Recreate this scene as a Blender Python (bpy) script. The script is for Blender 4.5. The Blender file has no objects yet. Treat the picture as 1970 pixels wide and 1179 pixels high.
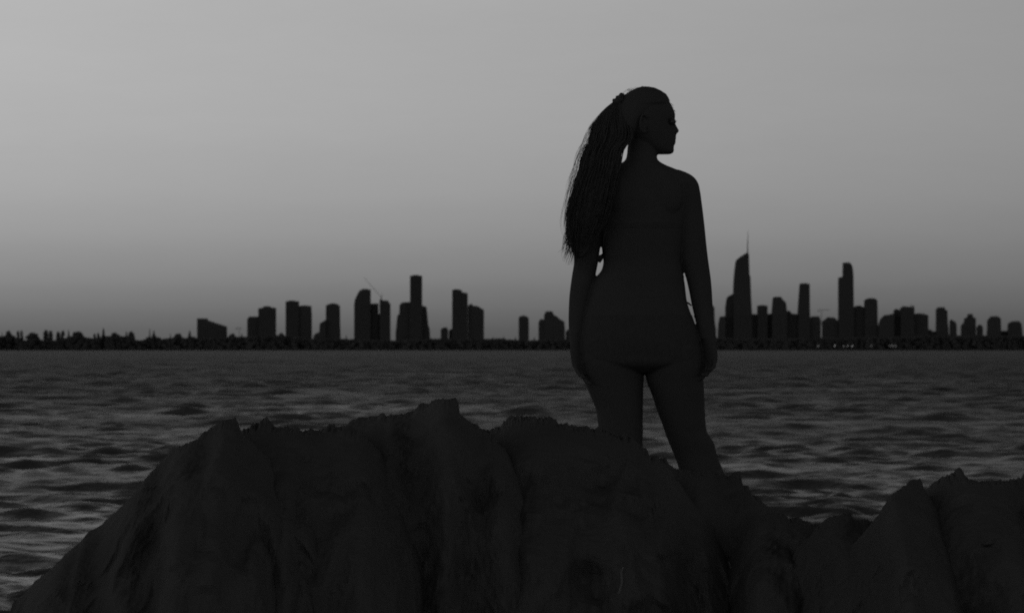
import bpy, bmesh, math, random
import numpy as np
from mathutils import Vector, noise
random.seed(7)
rng = np.random.default_rng(11)
scene = bpy.context.scene
COL = scene.collection
R = math.radians

# ------------------------------------------------------------------ camera
F = 7114.0                      # focal length in photo pixels (photo 1970 wide)
CX, HY, ZC = 985.0, 671.0, 4.0  # optical axis column, horizon row, eye height over the sea
cam_d = bpy.data.cameras.new("camera")
cam_d.sensor_width = 36.0
cam_d.lens = F / 1970.0 * 36.0
cam_d.shift_y = (HY - 589.5) / 1970.0
cam_d.clip_start = 0.1
cam_d.clip_end = 90000.0
cam_d.dof.use_dof = True
cam_d.dof.focus_distance = 11.8
cam_d.dof.aperture_fstop = 15.0
cam = bpy.data.objects.new("camera", cam_d)
cam.location = (0, 0, ZC)
cam.rotation_euler = (R(90), 0, 0)
COL.objects.link(cam)
scene.camera = cam

# ------------------------------------------------------------------ dusk sky
world = bpy.data.worlds.new("World")
scene.world = world
world.use_nodes = True
nt = world.node_tree
nt.nodes.clear()
def N(t, tree=nt):
    return tree.nodes.new(t)
def lk(a, b, tree=nt):
    tree.links.new(a, b)
def mth(op, a, b=None, c=None, clamp=False, tree=nt):
    n = tree.nodes.new('ShaderNodeMath'); n.operation = op; n.use_clamp = clamp
    for i, v in enumerate((a, b, c)):
        if v is None: continue
        if isinstance(v, (int, float)): n.inputs[i].default_value = v
        else: tree.links.new(v, n.inputs[i])
    return n.outputs[0]
w_out = N('ShaderNodeOutputWorld'); w_bg = N('ShaderNodeBackground')
lk(w_bg.outputs[0], w_out.inputs[0])
sky = N('ShaderNodeTexSky'); sky.sky_type = 'NISHITA'; sky.sun_disc = False
SUN_EL, SUN_ROT = R(1.0), R(-38)
sky.sun_elevation = SUN_EL; sky.sun_rotation = SUN_ROT
sky.air_density = 1.0; sky.dust_density = 2.0; sky.ozone_density = 1.0
bw = N('ShaderNodeRGBToBW'); lk(sky.outputs[0], bw.inputs[0])
tc = N('ShaderNodeTexCoord'); sp = N('ShaderNodeSeparateXYZ'); lk(tc.outputs['Generated'], sp.inputs[0])
dx, dy, dz = sp.outputs
# murk of the dusk horizon: luminance over elevation
ramp = N('ShaderNodeValToRGB')
SKY_STOPS = [(0.0, .085), (0.0055, .108), (0.011, .148), (0.0175, .194), (0.028, .252), (0.040, .308), (0.056, .353), (0.075, .378), (0.095, .392),
             (0.13, .45), (0.20, .42), (0.35, .20), (0.6, .08), (1.0, .07)]
el = ramp.color_ramp.elements
el[0].position, el[1].position = 0.0, 1.0
pos = lambda z: min(1.0, (z + 0.0) ** 0.5)
for e, (z, v) in zip((el[0], el[1]), (SKY_STOPS[0], SKY_STOPS[-1])):
    e.color = (v, v, v, 1)
for z, v in SKY_STOPS[1:-1]:
    e = el.new(pos(z)); e.color = (v, v, v, 1)
ramp.color_ramp.interpolation = 'B_SPLINE' if False else 'CARDINAL'
zpos = mth('POWER', mth('MAXIMUM', dz, 0.0), 0.5)
lk(zpos, ramp.inputs[0])
VEIL = 0.46
# the glow sits to the left of the view and fades round to the back of the sky
az = mth('ARCTAN2', dx, dy)                       # 0 straight ahead, + to the right
left = mth('MULTIPLY', az, -1.45)
azf = mth('ADD', 1.0, left)
azf = mth('MINIMUM', mth('MAXIMUM', azf, 0.5), 1.25)
back = mth('MULTIPLY_ADD', dy, 0.5, 0.5)          # 1 ahead, 0 behind
veil = mth('MULTIPLY', mth('SUBTRACT', 1.0, back, clamp=True), mth('POWER', mth('SUBTRACT', 1.0, mth('MAXIMUM', dz, 0.0)), 2.5))
backf = mth('MULTIPLY_ADD', mth('POWER', mth('MAXIMUM', back, 0.0), 1.5), 0.75, 0.25)
nis = mth('MULTIPLY', bw.outputs[0], 0.0)
lum = mth('MULTIPLY_ADD', veil, VEIL, mth('MULTIPLY', mth('MULTIPLY', ramp.outputs[0], azf), backf))
soft = N('ShaderNodeTexNoise'); soft.inputs['Scale'].default_value = 9.0; soft.inputs['Detail'].default_value = 12.0; soft.inputs['Roughness'].default_value = .78
stretch = N('ShaderNodeMapping'); stretch.inputs['Scale'].default_value = (1, 1, 5)
lk(tc.outputs['Generated'], stretch.inputs[0]); lk(stretch.outputs[0], soft.inputs['Vector'])
lum = mth('MULTIPLY', lum, mth('MULTIPLY_ADD', soft.outputs['Fac'], 0.12, 0.94))
NISH = 0.0015
lum = mth('ADD', lum, mth('MULTIPLY', bw.outputs[0], NISH))
lk(lum, w_bg.inputs['Color'])
w_bg.inputs['Strength'].default_value = 1.0

scene.view_settings.view_transform = 'Standard'
scene.view_settings.look = 'None'
scene.view_settings.exposure = 0.0
scene.view_settings.gamma = 1.0
scene.cycles.use_denoising = False
scene.cycles.max_bounces = 4
scene.cycles.filter_width = 1.9

# ------------------------------------------------------------------ helpers
def P(px, py, Y):
    """point at distance Y seen at photo pixel (px, py)"""
    return Vector(((px - CX) / F * Y, Y, ZC + (HY - py) / F * Y))

def mat(name, col, rough=0.8, spec=0.2, noise_scale=None, var=0.35, bump=0.0, bump_scale=20.0, metallic=0.0):
    m = bpy.data.materials.new(name); m.use_nodes = True
    t = m.node_tree; b = t.nodes['Principled BSDF']
    b.inputs['Roughness'].default_value = rough
    b.inputs['Specular IOR Level'].default_value = spec
    b.inputs['Metallic'].default_value = metallic
    c = (col, col, col, 1) if isinstance(col, float) else (*col, 1)
    b.inputs['Base Color'].default_value = c
    co = t.nodes.new('ShaderNodeTexCoord')
    if noise_scale:
        n = t.nodes.new('ShaderNodeTexNoise'); n.inputs['Scale'].default_value = noise_scale; n.inputs['Detail'].default_value = 5
        t.links.new(co.outputs['Object'], n.inputs['Vector'])
        mr = t.nodes.new('ShaderNodeMapRange'); mr.inputs['To Min'].default_value = c[0] * (1 - var); mr.inputs['To Max'].default_value = c[0] * (1 + var)
        t.links.new(n.outputs['Fac'], mr.inputs['Value']); t.links.new(mr.outputs[0], b.inputs['Base Color'])
    if bump:
        n = t.nodes.new('ShaderNodeTexNoise'); n.inputs['Scale'].default_value = bump_scale; n.inputs['Detail'].default_value = 8
        t.links.new(co.outputs['Object'], n.inputs['Vector'])
        bn = t.nodes.new('ShaderNodeBump'); bn.inputs['Strength'].default_value = bump; bn.inputs['Distance'].default_value = 0.02
        t.links.new(n.outputs['Fac'], bn.inputs['Height']); t.links.new(bn.outputs[0], b.inputs['Normal'])
    return m

M_ROCK = mat("wet_basalt", .078, .95, .03, 6.0, .2, .5, 30)
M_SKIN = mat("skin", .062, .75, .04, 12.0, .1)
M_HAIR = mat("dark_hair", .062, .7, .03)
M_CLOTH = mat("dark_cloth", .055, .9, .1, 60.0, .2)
M_EYE = mat("eye", .05, .2, .3)
M_LEAF = mat("foliage", .075, .9, .05, .12, .4)
M_BARK = mat("bark", .05, .9, .05)
M_STEEL = mat("painted_steel", .06, .6, .2)
M_SAND = mat("beach_sand", .05, .95, .05, .02, .3)

def facade_mat(name, wall, glass, fh, fw):
    m = bpy.data.materials.new(name); m.use_nodes = True
    t = m.node_tree; b = t.nodes['Principled BSDF']
    co = t.nodes.new('ShaderNodeTexCoord'); s = t.nodes.new('ShaderNodeSeparateXYZ')
    t.links.new(co.outputs['Object'], s.inputs[0])
    xy = mth('ADD', s.outputs[0], s.outputs[1], tree=t)
    u = mth('FRACT', mth('DIVIDE', xy, fw, tree=t), tree=t)
    v = mth('FRACT', mth('DIVIDE', s.outputs[2], fh, tree=t), tree=t)
    iu = mth('MULTIPLY', mth('GREATER_THAN', u, .22, tree=t), mth('LESS_THAN', u, .86, tree=t), tree=t)
    iv = mth('MULTIPLY', mth('GREATER_THAN', v, .30, tree=t), mth('LESS_THAN', v, .86, tree=t), tree=t)
    win = mth('MULTIPLY', iu, iv, tree=t)
    mix = t.nodes.new('ShaderNodeMix'); mix.data_type = 'RGBA'
    t.links.new(win, mix.inputs[0]); mix.inputs[6].default_value = (wall, wall, wall, 1); mix.inputs[7].default_value = (glass, glass, glass, 1)
    t.links.new(mix.outputs[2], b.inputs['Base Color'])
    b.inputs['Roughness'].default_value = .8
    b.inputs['Specular IOR Level'].default_value = .1
    return m
FACADES = [facade_mat("facade_concrete", .075, .045, 3.4, 4.2), facade_mat("facade_render", .080, .045, 3.2, 3.4), facade_mat("facade_glass", .072, .050, 3.8, 2.2)]

def link_mesh(name, me, m, parent=None, loc=None):
    o = bpy.data.objects.new(name, me); COL.objects.link(o)
    if m is not None: me.materials.clear(); me.materials.append(m)
    if loc is not None: o.location = loc
    if parent is not None: o.parent = parent
    return o

def tag(o, label=None, cat=None, group=None, kind=None):
    if label: o['label'] = label
    if cat: o['category'] = cat
    if group: o['group'] = group
    if kind: o['kind'] = kind
    return o

class MB:
    def __init__(s): s.v = []; s.f = []
    def add(s, vs, fs):
        b = len(s.v); s.v += [tuple(v) for v in vs]; s.f += [tuple(i + b for i in f) for f in fs]
    def box(s, x0, x1, y0, y1, z0, z1):
        s.add([(x0,y0,z0),(x1,y0,z0),(x1,y1,z0),(x0,y1,z0),(x0,y0,z1),(x1,y0,z1),(x1,y1,z1),(x0,y1,z1)],
              [(0,3,2,1),(4,5,6,7),(0,1,5,4),(1,2,6,5),(2,3,7,6),(3,0,4,7)])
    def prism(s, poly, y0, y1, taper=0.0):
        """poly in x,z (counter-clockwise from the front), from y0 to y1"""
        n = len(poly)
        s.add([(x, y0, z) for x, z in poly] + [(x, y1, z) for x, z in poly],
              [tuple(range(n)), tuple(range(2*n-1, n-1, -1))] + [(i, n+i, n+(i+1) % n, (i+1) % n) for i in range(n)])
    def rings(s, rings):
        n = len(rings[0]); b = []
        vs = [p for r in rings for p in r]
        fs = []
        for k in range(len(rings)-1):
            for i in range(n):
                j = (i+1) % n
                fs.append((k*n+i, k*n+j, (k+1)*n+j, (k+1)*n+i))
        c0 = len(vs); vs = list(vs) + [sum((Vector(p) for p in rings[0]), Vector())/n, sum((Vector(p) for p in rings[-1]), Vector())/n]
        for i in range(n):
            j = (i+1) % n
            fs.append((c0, j, i)); m_ = (len(rings)-1)*n; fs.append((c0+1, m_+i, m_+j))
        s.add(vs, fs)
    def tube(s, pts, rad, n=8):
        pts = [Vector(p) for p in pts]; rr = []
        up = None
        for i, p in enumerate(pts):
            t = (pts[min(i+1, len(pts)-1)] - pts[max(i-1, 0)]).normalized()
            if up is None: up = t.orthogonal().normalized()
            up = (up - t*up.dot(t))
            up = up.normalized() if up.length > 1e-6 else t.orthogonal().normalized()
            sd = t.cross(up); r = rad[i] if hasattr(rad, '__len__') else rad
            rr.append([p + (up*math.cos(a) + sd*math.sin(a))*r for a in (2*math.pi*k/n for k in range(n))])
        s.rings(rr)
    def blob(s, c, rad, n=7, seed=0, ax=(1,1,1), rough=.25):
        """rounded end lump"""
        c = Vector(c); rr = []
        for k in range(1, n):
            th = math.pi*k/n
            rr.append([c + Vector((math.sin(th)*math.cos(a)*ax[0], math.sin(th)*math.sin(a)*ax[1], math.cos(th)*ax[2])) * rad *
                       (1 + rough*noise.noise(Vector((math.cos(a)*2+seed, math.sin(a)*2, k)))) for a in (2*math.pi*i/(n+2) for i in range(n+2))])
        s.rings(rr)
    def build(s, name, m, parent=None, loc=None, smooth=False):
        me = bpy.data.meshes.new(name)
        off = Vector(loc) if loc is not None else Vector()
        me.from_pydata([tuple(Vector(v) - off) for v in s.v] if loc is not None else s.v, [], s.f)
        me.update()
        if smooth: me.polygons.foreach_set('use_smooth', [True]*len(me.polygons))
        return link_mesh(name, me, m, parent, loc)

# ------------------------------------------------------------------ sea
def build_water():
    rows = np.geomspace(12.0, 9450.0, 3400)
    c_in = np.linspace(-R(11), R(11), 560)
    c_l = np.linspace(-R(65), -R(11.3), 60)
    ang = np.concatenate([c_l, c_in, -c_l[::-1]])
    Rr, A = np.meshgrid(rows, ang, indexing='ij')
    X = Rr*np.tan(A); Yy = Rr.copy()
    Z = np.zeros_like(X); DX = np.zeros_like(X); DY = np.zeros_like(X)
    step = rows*(rows[1]/rows[0]-1)
    step = step[:, None]
    r2 = np.random.default_rng(5)
    comps = []
    for i in range(64):
        L = 0.75*(15/0.75)**(i/63.0)*r2.uniform(.92, 1.08)
        d = R(-80) + r2.normal(0, .55)                 # travel direction, mostly towards the viewer, a little across
        a = L*.0088*(1.0 if L < 2.0 else (2.0/L)**.98)
        comps.append((L, d, a, r2.uniform(0, 6.28)))
    # gust patches: areas of rougher and calmer water
    gust = np.zeros_like(X)
    for i in range(9):
        L = r2.uniform(16, 90); d = R(-80) + r2.normal(0, .5)
        gust += np.sin(2*np.pi/L*(X*np.cos(d)*.6+Yy*np.sin(d)) + r2.uniform(0, 6.28))
    gust = 1 + .30*gust/3.0
    gust = np.clip(gust, .35, 1.8)
    so = np.clip((np.log(Rr)-math.log(110))/(math.log(650)-math.log(110)), 0, 1); open_sea = 1 + 1.3*so*so*(3-2*so)
    for L, d, a, ph in comps:
        k = 2*np.pi/L
        fade = np.clip((L/(step*3.2)-0.6), 0, 1)
        th = k*(X*np.cos(d) + Yy*np.sin(d)) + ph
        s_, c_ = np.sin(th), np.cos(th)
        g = gust if L < 6 else 1.0
        if L > 3: g = g*open_sea
        Z += a*fade*g*s_
        DX += .8*a*fade*np.cos(d)*c_; DY += .8*a*fade*np.sin(d)*c_
    X = X + DX; Yy = Yy + DY
    nr, nc = X.shape
    co = np.stack([X, Yy, Z], -1).reshape(-1, 3).astype(np.float32)
    idx = np.arange(nr*nc).reshape(nr, nc)
    q = np.stack([idx[:-1, :-1], idx[:-1, 1:], idx[1:, 1:], idx[1:, :-1]], -1).reshape(-1, 4)
    me = bpy.data.meshes.new('water')
    me.vertices.add(len(co)); me.vertices.foreach_set('co', co.ravel())
    me.loops.add(q.size); me.loops.foreach_set('vertex_index', q.ravel().astype(np.int32))
    me.polygons.add(len(q)); me.polygons.foreach_set('loop_start', np.arange(0, q.size, 4, dtype=np.int32))
    me.polygons.foreach_set('use_smooth', np.ones(len(q), dtype=bool))
    me.update(); me.validate()
    m = bpy.data.materials.new("sea_water"); m.use_nodes = True
    t = m.node_tree; b = t.nodes['Principled BSDF']
    b.inputs['Base Color'].default_value = (.050, .050, .050, 1)
    b.inputs['Roughness'].default_value = .22
    b.inputs['IOR'].default_value = 1.33
    b.inputs['Specular IOR Level'].default_value = .5
    co_ = t.nodes.new('ShaderNodeTexCoord')
    sy = t.nodes.new('ShaderNodeSeparateXYZ'); t.links.new(co_.outputs['Object'], sy.inputs[0])
    rr = t.nodes.new('ShaderNodeMapRange'); rr.interpolation_type = 'SMOOTHSTEP'      # the open water is choppier than the lee of the rocks
    rr.inputs['From Min'].default_value = 4.3; rr.inputs['From Max'].default_value = 7.2
    rr.inputs['To Min'].default_value = .33; rr.inputs['To Max'].default_value = .62
    t.links.new(mth('LOGARITHM', mth('MAXIMUM', sy.outputs[1], 5.0, tree=t), 2.71828, tree=t), rr.inputs['Value'])
    gn = t.nodes.new('ShaderNodeTexNoise'); gn.inputs['Scale'].default_value = .035; gn.inputs['Detail'].default_value = 5
    t.links.new(co_.outputs['Object'], gn.inputs['Vector'])          # cat's paws: patches of finer and smoother ripple
    t.links.new(mth('ADD', rr.outputs[0], mth('MULTIPLY_ADD', gn.outputs['Fac'], .5, -.25, tree=t), clamp=True, tree=t), b.inputs['Roughness'])
    mp = t.nodes.new('ShaderNodeMapping'); mp.inputs['Scale'].default_value = (.75, 1.0, 1.0)
    mp.inputs['Rotation'].default_value = (0, 0, R(10))
    t.links.new(co_.outputs['Object'], mp.inputs[0])
    h = None
    for sc, w in ((.35, 1.0), (1.3, .55), (4.0, .10)):
        n = t.nodes.new('ShaderNodeTexNoise'); n.inputs['Scale'].default_value = sc; n.inputs['Detail'].default_value = 4; n.inputs['Roughness'].default_value = .55
        t.links.new(mp.outputs[0], n.inputs['Vector'])
        v = mth('MULTIPLY', n.outputs['Fac'], w, tree=t)
        h = v if h is None else mth('ADD', h, v, tree=t)
    bn = t.nodes.new('ShaderNodeBump'); bn.inputs['Strength'].default_value = 1.0; bn.inputs['Distance'].default_value = .38
    t.links.new(h, bn.inputs['Height']); t.links.new(bn.outputs[0], b.inputs['Normal'])
    o = link_mesh('water', me, m)
    tag(o, 'grey wind-rippled sea between the rocks and the far shore', None, None, 'structure')
    # the sea goes on beyond the far shore and round behind the viewer
    mb = MB()
    S = 60000
    mb.add([(-S, -S, -1.2), (S, -S, -1.2), (S, S, -1.2), (-S, S, -1.2)], [(0, 1, 2, 3)])
    ob = mb.build('sea_bed', M_SAND)
    tag(ob, 'dark ground under and beyond the sea', None, None, 'structure')
build_water()

# far shore: low land behind the sea
def build_land():
    mb = MB(); n = 240
    prof = [(9430, -1.1), (9445, .6), (9475, 2.2), (9560, 4.0), (11200, 5.0)]
    xs = np.linspace(-9000, 9000, n)
    vs = [(x, y + 14*noise.noise(Vector((x/300, 0, 3))), z) for x in xs for y, z in prof]
    k = len(prof)
    fs = [(i*k+j, (i+1)*k+j, (i+1)*k+j+1, i*k+j+1) for i in range(n-1) for j in range(k-1)]
    mb.add(vs, fs)
    o = mb.build('shore', M_SAND, smooth=True)
    tag(o, 'low dark strip of land along the far side of the water', None, None, 'structure')
build_land()

# ------------------------------------------------------------------ far shore vegetation
YT = 9620.0
def top_line(px):
    """mean crown-top row of the wood along the far shore"""
    pts = [(-600, 650), (0, 647), (25, 645), (45, 655), (50, 655), (58, 650), (75, 651), (83, 655), (100, 655), (125, 652), (135, 647), (150, 644), (165, 649), (180, 652),
           (205, 647), (230, 647), (252, 648), (259, 654), (276, 655), (283, 649), (304, 649), (314, 652), (330, 650), (345, 648), (357, 651), (371, 648), (380, 651), (437, 648), (475, 648), (540, 645), (600, 652), (660, 652), (760, 655), (830, 651), (930, 652), (960, 651),
           (990, 654), (1030, 655), (1090, 652), (1380, 650), (1500, 652), (1800, 646), (1970, 646), (2600, 650)]
    return float(np.interp(px, [p[0] for p in pts], [p[1] for p in pts]))

def build_wood():
    mb = MB()
    for i in range(3000):
        px = random.uniform(-500, 2500)
        Y = random.uniform(YT-40, YT+120)
        top = top_line(px) + abs(random.gauss(0, 1.6)) - .6
        t = P(px, top, Y)
        r = random.uniform(2.6, 6.0)
        z = t.z - r*.75
        lay = 0
        while z > 2 and lay < 9:
            mb.blob((t.x + random.uniform(-11, 11)*min(1, lay), Y, z), r, 5, i, (1.15, 1.1, .9), .7)
            z -= r*1.25; lay += 1
            r = min(r*1.15, 9)
    n = 700; ys = [YT+62, YT+66, YT+90, YT+96]; vs = []
    for i in range(n):          # the dense heart of the belt
        px = -520 + 3040*i/(n-1); t = P(px, top_line(px)+2.2+1.2*noise.noise(Vector((px*.25, 1, 1))), YT+70)
        for y_, z_ in zip(ys, (3.0, t.z, t.z-.6, 3.0)): vs.append((t.x, y_ + 3*noise.noise(Vector((px*.3, z_, 2))), z_))
    mb.add(vs, [(i*4+j, (i+1)*4+j, (i+1)*4+j+1, i*4+j+1) for i in range(n-1) for j in range(3)])
    o = mb.build('wood', M_LEAF)
    tag(o, 'dark wooded belt of trees massed along the far shore', 'wood', None, 'stuff')
build_wood()

def pine(px, top, wpx, label, kind='cone', Y=9600.0):
    base = Vector(((px-CX)/F*Y, Y, 4.0)); t = P(px, top, Y); h = t.z - base.z
    w = wpx/F*Y
    w *= 1.25
    root = bpy.data.objects.new('pine_tree' if kind == 'cone' else ('slender_tree' if kind == 'col' else 'round_tree'), None); COL.objects.link(root); root.location = base
    tag(root, label, 'tree', 'trees standing above the wood on the far shore')
    tr = MB(); tr.tube([(0, 0, 0), (.2, 0, h*.5), (0, 0, h*.96)], [.7, .45, .12], 7)
    tr.build('trunk', M_BARK, root)
    cr = MB(); rd = random.Random(int(px))
    if kind == 'cone':
        nt_ = max(7, int(h/2.6))
        for k in range(nt_):
            f = k/nt_; z0 = h*(.16 + .84*f); z1 = min(h, z0 + h*.84/nt_*1.7); r = w/2*(1-f)**.85*rd.uniform(.9, 1.2) + .45
            m_ = 16
            low = [(math.cos(2*math.pi*j/m_)*r*(rd.uniform(.85, 1.15) if j % 2 else rd.uniform(.5, .75)), math.sin(2*math.pi*j/m_)*r*(rd.uniform(.85, 1.15) if j % 2 else rd.uniform(.5, .75)), z0 - .3*r*(j % 2) + .15*r) for j in range(m_)]
            cr.rings([low, [(x*.25, y*.25, z0 + (z1-z0)*.6) for x, y, z in low], [(x*.04, y*.04, z1) for x, y, z in low]])
    else:
        cnt = 46 if kind == 'col' else 80
        for k in range(cnt):
            f = rd.random()
            z = h*(.25 + .72*f) if kind == 'col' else h*(.45 + .52*f)
            env = (math.sin(math.pi*min(1, .12+.88*f))**.5) if kind == 'col' else math.sqrt(max(0.05, 1-(2*f-1)**2))
            a = rd.uniform(0, 6.28); rr = w/2*env*rd.uniform(.1, .8)
            cr.blob((math.cos(a)*rr, math.sin(a)*rr, min(z, h-1.2)), min(w*.2, 2.6)*rd.uniform(.7, 1.2)+.9, 5, k, (1, 1, 1.2), .8)
    cr.build('crown', M_LEAF, root)
    return root

for a in [
    (4, 638, 4, 'thin spiky tree at the far left edge of the shoreline', 'cone'),
    (16, 638, 11, 'low domed tree just right of the spiky tree at the left edge', 'round'),
    (35, 637, 5, 'left one of a close pair of slender trees near the left edge', 'col'),
    (42, 637, 5, 'right one of a close pair of slender trees near the left edge', 'col'),
    (62, 641, 26, 'broad domed tree between two pairs of slender trees on the shore', 'round'),
    (88, 635, 8, 'tall column-shaped tree, taller of the pair right of the broad domed tree', 'col'),
    (97, 637, 7, 'column-shaped tree, shorter of the pair right of the broad domed tree', 'col'),
    (112, 638, 7, 'column-shaped tree between the taller pair and the feathery thin tree', 'col'),
    (121, 636, 6, 'feathery thin tree beside a pointed pine on the left shore', 'col'),
    (132, 634, 9, 'pointed pine on the left shoulder of a long hump of trees', 'cone'),
    (149, 639, 24, 'wide rounded tree forming a hump right of the pointed pine', 'round'),
    (182, 643, 5, 'tiny thin tree in the dip left of the tallest pine', 'col'),
    (189, 641, 5, 'small thin tree touching the left foot of the tallest pine', 'col'),
    (199, 630, 13, 'tallest cone-shaped pine on the left stretch of shore', 'cone'),
    (221, 641, 20, 'low rounded tree right of the tallest pine', 'round'),
    (243, 636, 9, 'pointed pine on top of the second hump of trees', 'cone'),
    (252, 639, 12, 'rounded tree sloping down into the clear gap in the trees', 'round'),
    (288, 631, 5, 'very thin spire-like tree right of the gap in the trees', 'cone'),
    (296, 635, 15, 'wide cone-shaped pine beside the thin spire-like tree', 'cone'),
    (328, 641, 5, 'thin spiky tree midway between the wide pine and the lone pine', 'cone'),
    (342, 643, 16, 'low bushy tree left of the lone pine', 'round'),
    (365, 635, 14, 'lone cone-shaped pine just left of the slope-roofed building', 'cone'),
    (447, 643, 12, 'low round tree just right of the slope-roofed building', 'round'),
    (465, 641, 9, 'small pointed tree below the little crane', 'cone'),
    (541, 642, 14, 'bushy tree between the stepped tower and the twin flat towers', 'round'),
    (666, 644, 6, 'thin tree alone between the bullnose tower and the curved-shoulder tower', 'cone'),
    (949, 647, 5, 'thin tree in the open stretch right of the knobbly-topped tower', 'cone'),
    (969, 646, 6, 'spiky tree left of the lone squat tower', 'cone'),
    (992, 647, 8, 'cone-shaped tree against the foot of the lone squat tower', 'cone'),
    (1028, 648, 8, 'small pointed tree between the lone squat tower and the gabled cluster', 'cone'),
]:
    pine(*a)

# ------------------------------------------------------------------ skyline
def building(name, px_poly, label, cat='tower block', Y=10160.0, depth=None, fi=0, extra=None, slabs=True):
    """px_poly: left-to-right skyline of the building in photo pixels; its walls go down to the ground"""
    xs = [p[0] for p in px_poly]
    gx = sum((min(xs), max(xs)))/2
    base = Vector(((gx-CX)/F*Y, Y, 4.0))
    pts = [P(x, y, Y) - base for x, y in px_poly]
    poly = [(pts[-1].x, 0.0)] + [(p.x, p.z) for p in reversed(pts)] + [(pts[0].x, 0.0)]
    poly = poly[::-1]
    w = pts[-1].x - pts[0].x
    d = depth or min(34, max(14, w*.8))
    mb = MB()
    # front and back wings slightly narrower than the middle: a real plan shape rather than a slab
    mb.prism(poly[::-1], -d/2, d/2)
    zt = min(max(p.z for p in pts), 1e9)
    zs = [p.z for p in pts]
    if slabs:
        z = 10.5
        zmin = min(zs[0], zs[-1], *zs)
        while z < zmin-3:
            xa = float(np.interp(z, [0, zs[0]], [pts[0].x, pts[0].x])); xb = pts[-1].x
            mb.box(xa-.5, xb+.5, -d/2-1.1, d/2+1.1, z, z+.45); z += 3.4*2
    o = mb.build(name, FACADES[fi % 3], loc=None)
    o.location = base
    tag(o, label, cat, 'high-rise skyline across the water')
    return o

def part_box(parent, name, px0, px1, py0, py1, dy=0.0, d=6.0, m=None):
    Y = parent.location.y
    a = P(px0, py0, Y) - parent.location; b = P(px1, py1, Y) - parent.location
    mb = MB(); mb.box(a.x, b.x, dy-d/2, dy+d/2, b.z-.3, a.z)
    return mb.build(name, m or M_STEEL, parent)

B = {}
def bd(key, *a, **k):
    B[key] = building(*a, **k); return B[key]
bd('slope', 'sloped_building', [(380, 612.5), (398.5, 612.5), (399.5, 616), (436, 628)], 'mid-rise with a long roof sloping down to the right, standing alone at the left', 'building')
bd('b2', 'apartment_tower', [(476, 614), (480, 609), (497.4, 609)], 'short block leaning on the left side of a stepped tower', fi=1)
bd('b3', 'apartment_tower', [(497.6, 593), (506, 592), (508.5, 589), (519.5, 589), (520.5, 591), (530.6, 592)], 'stepped tower with a raised centre block, left of the twin flat towers', fi=0, Y=10152)
bd('b4', 'apartment_tower', [(550, 579.5), (575, 579.5)], 'taller left one of the joined twin flat-topped towers', fi=2)
bd('b5', 'apartment_tower', [(575.3, 588.4), (598.5, 588.4), (599.6, 604)], 'lower right one of the joined twin flat-topped towers', fi=1, Y=10168)
bd('b6', 'apartment_block', [(603.5, 646), (608, 641), (614.5, 639), (615.5, 622), (621, 619), (627, 615)], 'stepped low block climbing to the bullnose tower from the left', fi=0, Y=10145)
bd('b7', 'apartment_tower', [(627.3, 588), (634, 584.5), (648, 584.5), (653.6, 588.5), (654, 620), (655, 651)], 'bullnose tower with rounded top corners standing above a stepped block', fi=2)
bd('b8', 'apartment_tower', [(681.7, 585), (683, 577), (686, 570), (690, 562), (694, 557.5), (713, 557)], 'tower with a curved left shoulder and a flat top, left of the building crane', fi=0)
bd('b9', 'apartment_tower', [(713.3, 584), (728, 583.5)], 'lower block wedged between the curved-shoulder tower and the crane tower', fi=1, Y=10170)
bd('b10', 'apartment_tower', [(730.5, 577), (733, 575), (737, 578), (746.5, 578), (748, 582), (751, 584)], 'tower carrying the long-jib crane on its roof', fi=2, Y=10150)
bd('b10b', 'apartment_block', [(726.5, 604), (731, 604)], 'narrow link block at the foot of the crane tower', 'building', fi=2, Y=10178)
bd('b11', 'apartment_tower', [(761.3, 640), (762.5, 630), (764.5, 607), (768.3, 604), (768.8, 587), (774, 581.5), (788.6, 581)], 'broad-footed tower hugging the left side of the tallest slab', fi=1, Y=10168)
bd('b12', 'apartment_tower', [(789, 530.5), (812, 530.5)], 'tallest plain slab tower of the left-hand skyline', fi=0, Y=10152)
bd('b13', 'apartment_tower', [(812.4, 588), (820.5, 590), (822, 604), (824, 626), (826.5, 632), (827.5, 650)], 'stepped tower hugging the right side of the tallest slab', fi=2, Y=10170)
bd('b14', 'apartment_block', [(848, 634), (850.5, 631), (855, 629.5), (860, 630), (862, 634)], 'small round-topped block alone between two tower groups', 'building', fi=1, depth=14)
bd('b15', 'apartment_block', [(863.5, 636), (866, 634), (869.7, 632)], 'tiny block at the left foot of the notched flat-topped tower', 'building', fi=0, Y=10174)
bd('b16', 'apartment_tower', [(870, 557.7), (888, 557.7), (889, 562), (899.8, 564)], 'flat-topped tower with a small notch, left of the knobbly-topped tower', fi=0)
bd('b17', 'apartment_tower', [(900.3, 588), (903, 587), (905, 584.5), (908, 584.5), (910.5, 588.5), (914, 588), (921, 589.5), (924, 592), (931, 596)], 'knobbly-topped tower joined to the right of the notched flat-topped tower', fi=1, Y=10168)
bd('b18', 'apartment_tower', [(997.8, 611), (1001, 608), (1012.5, 608), (1017.5, 612)], 'lone squat tower in the gap between the tower groups', fi=2, depth=22)
bd('b19', 'apartment_tower', [(1036, 620), (1039, 614), (1044, 613.5), (1047, 616)], 'narrow block on the left end of the gabled cluster', fi=0, Y=10152, depth=16)
bd('b20', 'apartment_tower', [(1046.5, 606), (1050, 599), (1062, 598.5), (1066, 606), (1072, 609), (1077, 614), (1085.5, 618.5), (1086.8, 631)], 'gabled tower with a peak and a stair-stepped right side', fi=1)
bd('b21', 'apartment_block', [(1088.5, 638), (1092, 634), (1106, 632)], 'low block emerging beside the left forearm of the person', 'building', fi=0)
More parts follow.
